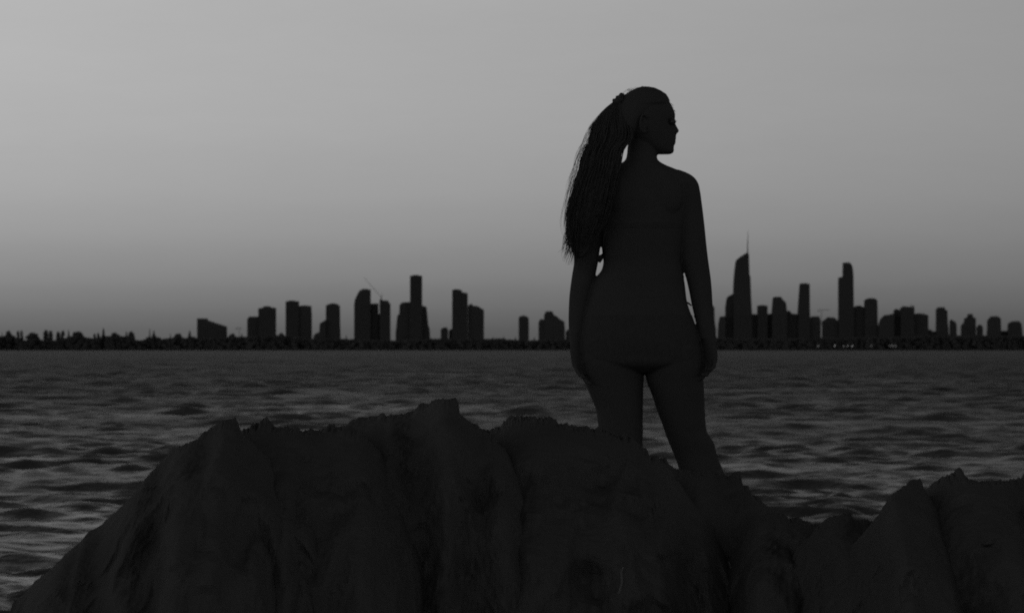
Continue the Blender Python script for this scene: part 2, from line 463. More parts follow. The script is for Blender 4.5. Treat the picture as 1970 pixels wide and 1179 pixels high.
bd('b22', 'apartment_tower', [(1352, 587), (1371, 587), (1374, 592), (1374.5, 616), (1377, 634)], 'tower mostly hidden behind the right forearm of the person', fi=2)
bd('b23', 'apartment_tower', [(1381, 640), (1382, 622), (1385, 609), (1395, 608)], 'low stepped block at the left foot of the spired tower', fi=1, Y=10145)
bd('b24', 'apartment_tower', [(1395.3, 590), (1398, 573), (1402, 569), (1405, 568), (1412, 564)], 'slanted-top tower touching the left side of the spired tower', fi=0, Y=10172)
q1 = bd('q1', 'spired_tower', [(1410.8, 560), (1411.5, 540), (1413.2, 520), (1415.5, 503), (1418, 499), (1425, 493.5), (1432, 489), (1437, 486), (1440, 489), (1441.3, 529), (1443, 532), (1444.3, 570), (1446, 604)], 'tallest tower, tapering, with a slanted crown and a thin spire', 'skyscraper', fi=2, depth=40)
sp_ = MB(); t0 = P(1438, 487, 10160) - q1.location; t1 = P(1438.9, 444, 10160) - q1.location
sp_.tube([t0 - Vector((0, 0, 12)), t0.lerp(t1, .35), t0.lerp(t1, .7), t1], [2.0, 1.25, .8, .35], 8)
sp_.build('spire', M_STEEL, q1)
bd('b26', 'apartment_block', [(1446.3, 603.5), (1456.6, 604.5)], 'low block between the spired tower and the short flat tower', 'building', fi=1, Y=10170)
bd('b27', 'apartment_tower', [(1456.9, 588), (1476.4, 588)], 'short flat-topped tower right of the spired tower', fi=0)
bd('b27b', 'apartment_block', [(1476.8, 604), (1484.5, 603)], 'low block between the short flat tower and the dome-shouldered tower', 'building', fi=2, Y=10174)
bd('b28', 'apartment_tower', [(1484.8, 600), (1487, 573), (1490, 571), (1502, 571), (1505, 576), (1511.5, 582), (1513.3, 597)], 'dome-shouldered tower with its top stepping down to the right', fi=1, Y=10150)
bd('b28b', 'apartment_block', [(1513.6, 598), (1519, 598), (1523, 603.5), (1534.5, 604)], 'stepped low block left of the tapering flat-topped tower', 'building', fi=0, Y=10171)
bd('b29', 'apartment_tower', [(1534.8, 600), (1536.6, 572), (1538.6, 546), (1557.2, 546), (1557.7, 604)], 'tapering flat-topped tower standing left of the far tower crane', fi=2)
bd('b30', 'apartment_tower', [(1558, 610.5), (1564, 608.5), (1575.5, 608.5), (1578.5, 617)], 'squat block just left of the tower crane mast', fi=1, Y=10170)
bd('b31', 'apartment_tower', [(1582.3, 618), (1588, 614), (1592.5, 610), (1604, 611), (1608, 614), (1612.5, 618)], 'low hump-topped block between the tower crane and the two-step skyscraper', fi=0, Y=10170)
bd('b32', 'skyscraper', [(1613.2, 540), (1613.6, 534), (1621.5, 532), (1622, 505.5), (1633, 505), (1636, 507.5), (1638.6, 512), (1640, 519), (1641, 530), (1641.6, 592)], 'second tallest skyscraper, two-step with a rounded right shoulder', 'skyscraper', fi=2, depth=36)
bd('b33', 'apartment_tower', [(1642, 591), (1648, 588), (1655, 588), (1662.6, 592)], 'block filling the gap right of the two-step skyscraper', fi=1, Y=10171)
bd('b34', 'apartment_tower', [(1663, 578), (1668, 574.5), (1684, 574.5), (1687.3, 579), (1688, 628)], 'round-cornered tower right of the two-step skyscraper and its neighbour', fi=0)
bd('b35', 'apartment_tower', [(1689.5, 640), (1690, 628), (1694, 614), (1702, 606), (1712, 605), (1719, 603)], 'wedge-shaped block rising to the right beyond the round-cornered tower', fi=1, Y=10148)
bd('b36', 'apartment_tower', [(1719.3, 597), (1724, 594), (1731.5, 597)], 'narrow gabled block between the wedge-shaped block and the prong-topped tower', fi=2, Y=10166)
b37 = bd('b37', 'apartment_tower', [(1731.8, 594), (1737, 589), (1751, 590.5), (1758.3, 591)], 'prong-topped tower with two small roof masts', fi=0, Y=10150)
part_box(b37, 'roof_mast', 1751.6, 1753.4, 587, 591); part_box(b37, 'roof_mast', 1756, 1758, 587.5, 591)
bd('b38', 'apartment_tower', [(1758.6, 604), (1766, 602.5), (1776, 603.5), (1785, 606.5)], 'wide flat block stepping down right of the prong-topped tower', fi=1, Y=10170)
bd('b39', 'apartment_block', [(1785.4, 634), (1790, 634), (1793, 637), (1800.6, 637.5)], 'low block in the gap right of the wide flat block', 'building', fi=2, Y=10174)
bd('b40', 'apartment_tower', [(1801, 595), (1805, 591), (1816.5, 591), (1818, 596), (1821.7, 597), (1822.5, 620), (1824, 634)], 'tall slim tower with a chipped right corner near the right edge', fi=0)
bd('b41', 'apartment_tower', [(1827, 618), (1830, 614.5), (1838, 619.5), (1840, 625)], 'narrow pointed block right of the tall slim tower', fi=1, Y=10148, depth=14)
bd('b42', 'apartment_tower', [(1849.5, 626), (1855, 620), (1855.8, 612.5), (1861.5, 610), (1862.5, 604), (1870, 604), (1871, 610), (1876.3, 612)], 'ziggurat-shaped tower with a small square cap', fi=2)
bd('b43', 'apartment_tower', [(1879, 630), (1883, 624.5), (1888, 625), (1890.6, 630)], 'smallest block, pointed, right of the ziggurat-shaped tower', fi=0, Y=10145, depth=12)
bd('b44', 'apartment_tower', [(1900, 616), (1907, 608.5), (1917, 608), (1924.3, 612.5), (1925, 635)], 'stout tower with a raised middle, second from the right edge', fi=1)
bd('b45', 'apartment_tower', [(1939, 636), (1940, 622), (1948, 618), (1959, 617.5), (1964, 623), (1966, 645)], 'stout tower at the right edge of the photo', fi=2)
for i, (x0, x1, t, lb) in enumerate([
    (1385, 1446, 632, 'low podium block below the spired tower'),
    (1447, 1536, 622, 'long podium block below the dome-shouldered tower'),
    (1537, 1577, 628, 'podium block below the tapering flat-topped tower'),
    (1583, 1689, 633, 'long podium block below the two-step skyscraper'),
    (1690, 1786, 632, 'long podium block below the prong-topped tower'),
    (1787, 1898, 644, 'long low block behind the ziggurat-shaped tower'),
    (1899, 1938, 635, 'low block joining the last two stout towers at the right')]):
    bd('p%d' % i, 'podium_building', [(x0, t), (x0+(x1-x0)*.4, t-.8), (x0+(x1-x0)*.42, t+1), (x1, t+1.5)], lb, 'building', Y=10196.0, fi=i, depth=24)

# plant rooms, parapets and aerials on the bigger roofs
for key, x0, x1, y, h in [('b4', 555, 568, 579.5, 1.4), ('b5', 580, 592, 588.4, 1.0), ('b12', 794, 806, 530.5, 1.5), ('b16', 873, 884, 557.7, 1.3), ('b8', 697, 708, 557.2, 1.5),
                          ('b27', 1461, 1472, 588, 1.1), ('b29', 1541, 1553, 546, 1.2), ('b7', 637, 645, 584.5, 1.2), ('b34', 1671, 1681, 574.5, 1.1), ('b18', 1004, 1010, 608, 1.0)]:
    part_box(B[key], 'plant_room', x0, x1, y-h, y, 0, 8, FACADES[0])

def crane_luffing():
    Y = 10150.0
    base = P(733, 575, Y)
    root = bpy.data.objects.new('tower_crane', None); COL.objects.link(root); root.location = base
    tag(root, 'crane with a long jib raised to the upper left on a tower roof', 'crane', 'building cranes in the skyline')
    q = lambda x, y: P(x, y, Y) - base
    m = MB(); m.tube([q(733.5, 578), q(733.5, 570)], .9, 5); m.build('mast', M_STEEL, root)
    m = MB()
    a, b = q(732, 572), q(700, 534)
    a2, b2 = a + Vector((1.8, 0, 1.2)), b + Vector((.8, 0, .8))
    m.tube([a, b], .24, 4); m.tube([a2, b2], .24, 4)
    for k in range(24):
        f = k/24; g = (k+1)/24
        m.tube([a.lerp(b, f), a2.lerp(b2, g)], .2, 4)
    m.build('jib', M_STEEL, root)
    m = MB(); m.tube([q(732, 572), q(736, 565.5)], .45, 4); m.tube([q(736, 565.5), q(734, 576)], .35, 4); m.tube([q(736, 565.5), q(712, 548.5)], .12, 4)
    m.build('back_mast', M_STEEL, root)
crane_luffing()

def crane_flat(x, ytop, ybase, xl, xr, Y, label, cw=True):
    base = P(x, ybase, Y)
    root = bpy.data.objects.new('tower_crane', None); COL.objects.link(root); root.location = base
    tag(root, label, 'crane', 'building cranes in the skyline')
    q = lambda a, b: P(a, b, Y) - base
    m = MB(); t = q(x, ytop-1.2); w = .9
    for sx in (-w, w):
        m.tube([(sx, 0, 0), (sx, 0, t.z)], .3, 4)
    n = max(4, int(t.z/3))
    for k in range(n): m.tube([(-w if k % 2 else w, 0, t.z*k/n), (w if k % 2 else -w, 0, t.z*(k+1)/n)], .2, 4)
    m.build('mast', M_STEEL, root)
    m = MB(); a, b = q(xl, ytop), q(xr, ytop)
    m.tube([a, b], .34, 4); m.tube([a + Vector((2, 0, 1.7)), b + Vector((-2, 0, 1.7))], .26, 4)
    k = 0; L = b.x - a.x; n = int(L/2.4)
    for k in range(1, n-1): m.tube([a + Vector((L*k/n, 0, 0)), a + Vector((L*(k+1)/n, 0, 1.7))], .16, 4)
    m.build('jib', M_STEEL, root)
    m = MB(); c = q(xl+1, ytop); m.box(c.x-1.6, c.x+1.6, -1, 1, c.z-3.2, c.z+.2); m.build('counterweight', M_STEEL, root)
crane_flat(1580.4, 596.5, 626, 1574, 1598, 10180.0, 'hammerhead tower crane right of the tapering flat-topped tower')
crane_flat(460.5, 631, 650, 454, 466, 10100.0, 'tiny tower crane between the slope-roofed building and the stepped tower')

# lamps burning on the far waterfront
M_GLOW = bpy.data.materials.new("lamp_glow"); M_GLOW.use_nodes = True
_b = M_GLOW.node_tree.nodes['Principled BSDF']; _b.inputs['Emission Color'].default_value = (1, 1, 1, 1); _b.inputs['Emission Strength'].default_value = .22
lamp_proto = None
for (px, s, lb) in [(1573, .6, 'faint waterfront lamp below the hammerhead crane'), (1605, 1.0, 'bright waterfront lamp left of the foot of the two-step skyscraper'),
                    (1622.5, .4, 'faint waterfront lamp directly below the two-step skyscraper'), (1630, .5, 'dim waterfront lamp next to the rightmost bright lamp'),
                    (1638.5, 1.0, 'bright waterfront lamp below the right edge of the two-step skyscraper'), (1675, .35, 'faint lamp alone below the round-cornered tower'),
                    (1711, .5, 'first of three close waterfront lamps below the wedge-shaped block'), (1716, .55, 'middle of three close waterfront lamps below the wedge-shaped block'),
                    (1722, .45, 'last of three close waterfront lamps below the wedge-shaped block')]:
    Y = 9480.0
    root = bpy.data.objects.new('street_lamp', None); COL.objects.link(root)
    root.location = ((px-CX)/F*Y, Y, 2.2)
    tag(root, lb, 'lamp', 'lamps lit along the far waterfront')
    m = MB(); m.tube([(0, 0, 0), (1.2, 0, 7.5)], .22, 6); m.build('pole', M_STEEL, root)
    m = MB(); k = s**.5; m.tube([(1.3-.9*k, 0, 9.6-2.6*k), (1.3, 0, 9.6), (1.3+.9*k, 0, 9.6+2.6*k)], [.5*k, .95*k, .5*k], 8); m.build('lamp_head', M_GLOW, root)

# ------------------------------------------------------------------ foreground rocks
def rock(name, prof, Y, label, df=1.6, db=1.1, base_drop=1.9, seed=0, rough=.075, jag=1.3, cat='rock', nx=None, p=2.0):
    """boulder whose crest follows prof (photo px) at a distance about Y; rounded towards and away from the viewer"""
    xs = [q[0] for q in prof]
    n = nx or int((xs[-1]-xs[0])/2.7)
    gx = np.linspace(xs[0], xs[-1], n)
    gy = np.interp(gx, xs, [q[1] for q in prof])
    kk = 22; gs = np.convolve(np.pad(gy, kk, mode='edge'), np.hanning(2*kk+1)/np.hanning(2*kk+1).sum(), mode='valid')
    k2 = 70; gs2 = np.convolve(np.pad(gy, k2, mode='reflect', reflect_type='odd') if n > k2+2 else np.pad(gy, k2, mode='edge'), np.hanning(2*k2+1)/np.hanning(2*k2+1).sum(), mode='valid')
    zb = P(0, 1179, Y).z - base_drop
    ts = np.concatenate([-np.cos(np.linspace(0, math.pi/2, 84)), np.sin(np.linspace(0, math.pi/2, 34))[1:]])
    c = P((xs[0]+xs[-1])/2, 1100, Y); c.z = zb
    vs = []
    sd = Vector((seed*7.3, seed*3.1, seed*1.7))
    for i in range(n):
        px = gx[i]
        w1 = .20*noise.noise(Vector((px*.012, seed, 0)))
        st = 0.0
        for wv, am, ph in ((17.0, 2.4, 3.3), (7.0, 1.5, 9.1)):
            q_ = px/wv + 2*noise.noise(Vector((px*.02, ph, seed))); k_ = math.floor(q_); u_ = max(0.0, min(1.0, (q_-k_-.72)/.28))
            h0, h1 = (noise.cell(Vector((k_+.5, seed+ph, 2.5))), noise.cell(Vector((k_+1.5, seed+ph, 2.5))))
            st += am*((h0*(1-u_)+h1*u_)-.5 + .35*(q_-k_-.5))
        gate = .30 + 1.3*abs(noise.noise(Vector((px*.017, seed*3.0, 6))))
        e = min(1.0, (px-xs[0])/150.0+.5, (xs[-1]-px)/150.0+.5)
        for t in ts:
            f = abs(t)
            sm = min(1.0, f*9.0)
            py = gy[i] + 1.35*jag*st*gate + jag*(2.3*noise.noise(Vector((px*.15, seed*2.0 + t*16, 1))) + 2.6*noise.noise(Vector((px*.37, seed*2.0 + t*30, 7))))
            d = (df if t < 0 else db)*e*(1+.25*noise.noise(Vector((px*.006, t*2.5, seed+.5))))
            top = P(px, py, Y + w1)
            low = P(px, gs[i]*(1-min(1, f*1.3)) + max(gs[i]-25, gs2[i])*min(1, f*1.3), Y + w1)
            tz = top.z*(1-sm) + min(P(px, gy[i], Y+w1).z+.02, low.z)*sm
            z = zb + (tz-zb)*((1-f**p)**(1/1.35) if f < 1 else 0.0)
            q = Vector((top.x, Y + w1 + t*d, z))
            k = min(1.0, f*4.0)
            wq = q + Vector((noise.noise(q*2.0+sd), noise.noise(q*2.3-sd), noise.noise(q*1.9+sd*2)))*.16
            # creased, broken faces: folded noise at several sizes
            b1 = 1-2*abs(noise.noise(wq*1.9 + sd)); b2 = 1-2*abs(noise.noise(wq*4.3 - sd)); b3 = 1-2*abs(noise.noise(wq*10.0 + sd*2))
            nn = noise.fractal(q*16.0 + sd, 1.0, 2.1, 3)
            disp = rough*(.85*(b1-.6) + .50*(b2-.6) + .24*(b3-.6) + .16*nn)
            q.y += disp*k*(1 if t > 0 else -1)*1.3
            q.z -= abs(disp)*k*.35
            vs.append(q - c)
    m = len(ts)
    fs = [(i*m+j, (i+1)*m+j, (i+1)*m+j+1, i*m+j+1) for i in range(n-1) for j in range(m-1)]
    fs.append(tuple(range(m))); fs.append(tuple((n-1)*m+j for j in range(m-1, -1, -1)))
    me = bpy.data.meshes.new(name); me.from_pydata([tuple(v) for v in vs], [], fs); me.update()
    o = link_mesh(name, me, M_ROCK); o.location = c
    tag(o, label, cat, 'dark sea rocks in the foreground')
    return o

rock('boulder', [(8, 1215), (19.5, 1179), (24.4, 1161.5), (44, 1144.5), (68, 1117.7), (97.5, 1095.8), (126.7, 1066.5), (156, 1044.6), (170.6, 1022.7), (195, 1010.5), (229, 981),
     (253.4, 954), (273, 932.5), (287.5, 910.6), (312, 886), (331.4, 869), (351, 857), (380, 844.8), (390, 832.6), (409, 820.4), (429, 811.6), (453, 805), (458, 812), (463, 831), (476, 845), (500, 865), (560, 930), (640, 1040), (700, 1200)],
     10.6, 'largest boulder, its left side sloping down into the water', df=1.2, db=1.5, seed=1, jag=.9)
rock('rock', [(330, 1200), (370, 1040), (420, 900), (448, 850), (462, 832), (480, 825.3), (497, 820.4), (509, 812), (524, 813), (526, 820.4), (541, 825), (553, 818), (555.6, 826.7), (584.8, 829), (616.5, 829), (633.5, 817), (643, 817), (645.7, 822), (663, 818), (690, 830), (730, 870), (790, 960), (850, 1150)],
     10.9, 'jagged rock with small knobs, right of the largest boulder', df=1.4, seed=2, jag=2.0)
rock('rock', [(480, 1150), (540, 980), (600, 870), (640, 828), (663, 818.5), (687, 805.8), (702, 804), (731, 799.5), (770, 796), (799, 787.8), (812, 779), (823.6, 776.5), (843, 770.5), (860, 769), (878, 765), (882, 776.5), (880.8, 788.7), (889, 803), (909, 818), (926, 827.7), (950, 845), (990, 890), (1050, 980), (1110, 1180)],
     11.2, 'highest rock, rising to a horn-shaped peak in the middle', df=1.5, seed=3, jag=1.4)
rock('rock', [(730, 1180), (790, 1000), (850, 890), (905, 835), (926, 828), (945, 829), (960, 829), (968, 818), (980, 808), (1000, 799.5), (1024.6, 801.5), (1037, 806), (1064, 804), (1073, 819), (1090, 820), (1113, 821), (1133, 824.7), (1143, 831), (1155, 829), (1175, 835), (1200, 845), (1237, 860), (1246, 866), (1251, 878), (1264, 879), (1285, 900), (1330, 960), (1400, 1050), (1460, 1190)],
     11.5, 'rough humped rock hiding the left shin of the person', df=1.6, db=.8, seed=4, jag=2.0)
rock('rock', [(1090, 1190), (1150, 1000), (1210, 910), (1251, 882), (1264, 879), (1280, 885), (1287, 896), (1301, 905), (1320, 908), (1345, 912), (1362, 906), (1375, 912), (1386, 908), (1392, 914), (1398, 916), (1404, 916), (1410, 911), (1418.5, 906), (1425, 908), (1426, 930), (1440.7, 937), (1444, 954), (1463, 956.6), (1467, 969), (1485, 979), (1492, 985), (1512, 1000), (1560, 1060), (1620, 1190)],
     11.75, 'broken rock with a sharp tooth, in front of the right leg of the person', df=1.5, db=.35, seed=5, jag=1.6)
rock('rock', [(1350, 1190), (1410, 1060), (1455, 1000), (1480, 984), (1492, 985.5), (1512, 991), (1517, 1003), (1522, 996), (1536.7, 996), (1561, 1008), (1578.5, 1009), (1620, 1040), (1690, 1190)],
     11.2, 'low rock in the dip right of the person', df=1.2, seed=6, jag=1.6)
rock('rock', [(1480, 1190), (1530, 1060), (1578.5, 1008), (1591, 996), (1615.5, 988), (1632.7, 984.7), (1638.6, 988.6), (1641.5, 999), (1665, 1001), (1690, 1003), (1730, 1050), (1800, 1190)],
     11.0, 'small rounded rock between the dip and the right-hand boulder', df=1.2, seed=7, jag=1.2)
rock('boulder', [(1570, 1190), (1630, 1060), (1684.4, 1000), (1699, 976), (1714, 954), (1728.7, 941), (1743.5, 934.5), (1752, 926), (1762, 923), (1773, 924.6), (1777, 944), (1810, 990), (1870, 1190)],
     10.7, 'steep boulder with a blunt top at the right, left of the pointed rock', df=1.3, seed=8, jag=1.0)
rock('rock', [(1640, 1190), (1710, 1040), (1760, 965), (1776, 946), (1787.8, 939.4), (1800, 927), (1812.4, 919.7), (1832, 910), (1844, 903), (1849, 900), (1851, 914.8), (1864, 922), (1881, 926), (1911, 924.6), (1935.5, 926), (1955, 921), (1970, 918), (2010, 922), (2060, 930), (2130, 980), (2200, 1190)],
     10.9, 'long rock with one sharp point at the right edge', df=1.4, seed=9, jag=1.8)

# the ledge the person stands on, behind the front rocks
YP = 12.4
FEET = P(0, 1112, YP).z
def ledge():
    mb = MB(); n = 44
    x0, x1 = P(1080, 0, YP).x, P(1470, 0, YP).x
    c = Vector(((x0+x1)/2, 12.6, FEET-1.6)); rr = []
    for k in range(14):
        f = k/13
        z = FEET - 1.6 + 1.6*math.sin(f*math.pi/2)
        s = math.cos(f*math.pi/2)**.35 if f < 1 else 0.02
        if k >= 11: z = FEET + .004*(k-13); s = [.8, .5, .05][k-11]
        ring = []
        for i in range(n):
            a = 2*math.pi*i/n
            w = 1 + .10*noise.noise(Vector((math.cos(a)*2, math.sin(a)*2, f*3)))
            ring.append((c.x + math.cos(a)*.48*s*w, c.y + math.sin(a)*.45*s*w, z + (.006*noise.noise(Vector((i*.7, k, 0))) if k < 11 else 0)))
        rr.append(ring)
    mb.rings(rr)
    o = mb.build('rock_ledge', M_ROCK, loc=c)
    tag(o, 'flat-topped rock on which the person stands, behind the jagged rocks', 'rock', 'dark sea rocks in the foreground')
ledge()

# rocky seabed slope the boulders sit in (below the frame)
def shelf():
    nx, ny = 90, 60
    vs = []
    for j in range(ny):
        for i in range(nx):
            x = -3.0 + 7*i/(nx-1); y = 7.5 + 8.0*j/(ny-1)
            edge = min(1, max(0, min((x+2.4)/1.0, (y-7.8)/1.2, (15.0-y)/1.2, (3.8-x)/.9)))
            z = -1.0 + edge**.6*(2.2 + .35*noise.fractal(Vector((x, y, 0))*1.3, 1, 2, 5))
            vs.append((x, y, z))
    mb = MB(); mb.add(vs, [(j*nx+i, j*nx+i+1, (j+1)*nx+i+1, (j+1)*nx+i) for j in range(ny-1) for i in range(nx-1)])
    o = mb.build('ground', M_ROCK)
    tag(o, 'rocky ground the boulders rest on', None, None, 'structure')
shelf()

def lay_streak(pts, r):
    """thin pale streak lying on the rock face"""
    bpy.context.view_layer.update()
    dg = bpy.context.evaluated_depsgraph_get()
    hits, host = [], None
    for x, y in pts:
        o_ = Vector((0, 0, ZC)); d_ = (P(x, y, 12) - o_).normalized()
        ok, loc, nrm, _, ob, _m = scene.ray_cast(dg, o_, d_)
        if ok and ob.name.startswith(('rock', 'boulder')):
            hits.append(loc + nrm*.001); host = ob
    if len(hits) < 3: return
    mb = MB(); n = len(hits)
    mb.tube([h - host.location for h in hits], [r*(.35 + .65*math.sin(math.pi*(i+.5)/n)*(1+.3*math.sin(i*2.3))) for i in range(n)], 6)
    mb.build('pale_streak', M_STREAK, host)
M_STREAK = mat("streak_tone", .15, .7, .1, 90.0, .4)  # thin tubes, paler than the rock face they follow
lay_streak([(1200, 1090), (1196, 1096), (1195, 1103), (1196, 1110), (1197, 1117), (1196, 1124), (1194, 1131), (1191, 1138), (1190, 1143)], .0045)
lay_streak([(1402, 1078), (1403.5, 1083), (1405, 1088), (1406, 1092)], .0030)

# ------------------------------------------------------------------ person
S = YP/F                                       # metres per photo pixel at the person
PX0 = P(1237, 0, YP).x
def W(px, py, dy=0.0):
    v = P(px, py, YP); v.y += dy; return v
ROOT = Vector((PX0, YP, FEET))

def sections(mb, secs, n=40, e=2.3):
    """secs: (py, x_left, x_right, y_offset, half_depth) -> stacked superellipse rings, smoothly interpolated"""
    secs = sorted(secs)
    a = np.array(secs, float)
    t = np.concatenate([[0], np.cumsum(np.maximum(np.abs(np.diff(a[:, 0])), 1))])
    tt = np.linspace(0, t[-1], max(6, int(t[-1]/4)))
    def herm(col):
        y = a[:, col]; m = np.gradient(y, t)
        out = []
        for q in tt:
            i = min(len(t)-2, max(0, np.searchsorted(t, q, side='right')-1))
            h = t[i+1]-t[i]; u = (q-t[i])/h
            out.append((2*u**3-3*u**2+1)*y[i] + (u**3-2*u**2+u)*h*m[i] + (-2*u**3+3*u**2)*y[i+1] + (u**3-u**2)*h*m[i+1])
        return out
    cols = [herm(c) for c in range(5)]
    rr = []
    for py, xl, xr, yo, hd in zip(*cols):
        c = W((xl+xr)/2, py, yo); hw = (xr-xl)/2*S; r = []
        for k in range(n):
            th = 2*math.pi*k/n; cc, ss = math.cos(th), math.sin(th)
            r.append((c.x + hw*abs(cc)**(2/e)*(1 if cc >= 0 else -1), c.y + hd*abs(ss)**(2/e)*(1 if ss >= 0 else -1), c.z))
        rr.append(r)
    mb.rings(rr)

def hand(mb, wrist, d, w, n_, sc=1.0, curl=(18, 28, 24), thumb=1):
    """wrist point, d along the hand, w towards the thumb side, n_ palm normal"""
    d, w, n_ = d.normalized(), w.normalized(), n_.normalized()
    L = .084*sc
    rr = []
    for f, hw, ht in ((-.35, .024, .019), (-.1, .025, .018), (.15, .031, .018), (.45, .038, .017), (.8, .0405, .0145), (1.0, .039, .012), (1.06, .030, .007)):
        c = wrist + d*(L*f)
        rr.append([c + w*(hw*sc*math.cos(a)) + n_*(ht*sc*math.sin(a)) for a in (2*math.pi*k/20 for k in range(20))])
    mb.rings(rr)
    for j, (off, ln, r0) in enumerate(((.029, .90, .0088), (.0100, 1.0, .0090), (-.0095, .94, .0086), (-.0285, .74, .0078))):
        p = wrist + d*L*(.93 - .03*abs(j-1)) + w*off*sc
        ang = R(10 + 4*j); pts = [p - d*.015, p]; rad = [r0*sc, r0*sc*1.05]
        spread = w*(.10*(1.2-j)/1.2)
        for sg, (ll, cu) in enumerate(zip((.043, .027, .021), curl)):
            dirv = (d*math.cos(ang) + n_*math.sin(ang) + spread).normalized()
            q = pts[-1] + dirv*ll*ln*sc*.5; pts.append(q); rad.append(r0*sc*(.92-.08*sg))
            q = q + dirv*ll*ln*sc*.5; pts.append(q); rad.append(r0*sc*(.97-.1*sg))
            ang += R(cu + 3*j)
        pts.append(pts[-1] + dirv*.005); rad.append(r0*sc*.45)
        mb.tube(pts, rad, 12)
    p = wrist + d*L*.22 + w*.020*sc
    pts = [p - w*.01, p + w*.012 + n_*.006 + d*.012, p + w*.026 + n_*.014 + d*.036, p + w*.029 + n_*.022 + d*.060, p + w*.026 + n_*.028 + d*.080, p + w*.024 + n_*.030 + d*.086]
    mb.tube([Vector(q) for q in pts], [.015*sc, .0145*sc, .0115*sc, .010*sc, .0088*sc, .005*sc], 12)

# facial profile (photo px): full profile and the same without nose and lips
PROF = [(170, 1240), (176, 1268), (182, 1279), (193, 1287), (206, 1294), (214, 1297.5), (220, 1299.3), (228, 1299), (235, 1299.4), (238.5, 1300.2), (245, 1303.6), (251, 1307), (254.5, 1305.8), (257, 1302), (262, 1300.8), (266.5, 1301.3), (269.5, 1299.6), (273, 1300.6), (277.5, 1299), (281, 1296.8), (286, 1296.6), (290, 1297.2), (294.5, 1295), (297, 1289)]
BASEP = [(170, 1240), (176, 1268), (182, 1279), (193, 1287), (206, 1294), (214, 1297), (220, 1298.5), (228, 1297.5), (235, 1296.5), (250, 1297), (262, 1297.6), (270, 1297), (281, 1295.6), (286, 1295.8), (290, 1296.5), (294.5, 1294), (297, 1288)]
BACKP = [(170, 1228), (176, 1212), (184, 1200), (196, 1191), (210, 1186), (225, 1185), (240, 1188), (252, 1194), (262, 1204), (272, 1218), (282, 1232), (290, 1246), (297, 1262)]
HALFW = [(170, .016), (176, .040), (184, .056), (196, .067), (212, .073), (228, .0745), (242, .073), (256, .069), (268, .062), (278, .054), (287, .043), (294, .030), (297, .014)]
def ip(tab, v): return float(np.interp(v, [t[0] for t in tab], [t[1] for t in tab]))
def head(mb):
    rr = []; n = 96
    levels = np.concatenate([np.linspace(170, 214, 22), np.linspace(215, 297, 83)])
    for py in levels:
        xb, xf, xn, hw = ip(BACKP, py), ip(BASEP, py), ip(PROF, py), ip(HALFW, py)
        c = W((xb+xf)/2, py, .01); hx = (xf-xb)/2*S; ring = []
        for k in range(n):
            th = 2*math.pi*k/n; cc, ss = math.cos(th), math.sin(th)
            front = max(0.0, cc)
            e = 2.0 + .25*front
            x = hx*abs(cc)**(2/e)*(1 if cc >= 0 else -1)
            y = hw*abs(ss)**(2/e)*(1 if ss >= 0 else -1)*(1 - .16*front)
            if cc > 0:
                wd = .009 + .009*math.exp(-((py-252)/6)**2) if py < 259 else .020
                x += (xn-xf)*S*math.exp(-(y/wd)**2)
                for s_ in (-1, 1):
                    x -= .0085*math.exp(-((y-s_*.031)/.014)**2 - ((py-235)/6.5)**2)
                    x -= .004*math.exp(-((y-s_*.05)/.014)**2 - ((py-268)/12)**2)
            ring.append((c.x+x, c.y+y, c.z))
        rr.append(ring)
    mb.rings(rr)
    for s_ in (-1, 1):   # ears
        ec = W(1238, 240, .01 + s_*.076)
        pts = [ec + Vector((.017*math.cos(a)*.8, s_*.006*(1+math.cos(a)*-.6), .030*math.sin(a))) for a in np.linspace(.6, 5.4, 14)]
        mb.tube(pts, [.0045]*14, 8); mb.blob(ec + Vector((0, 0, -.004)), .013, 8, 1, (.9, .45, 1.5), .05)

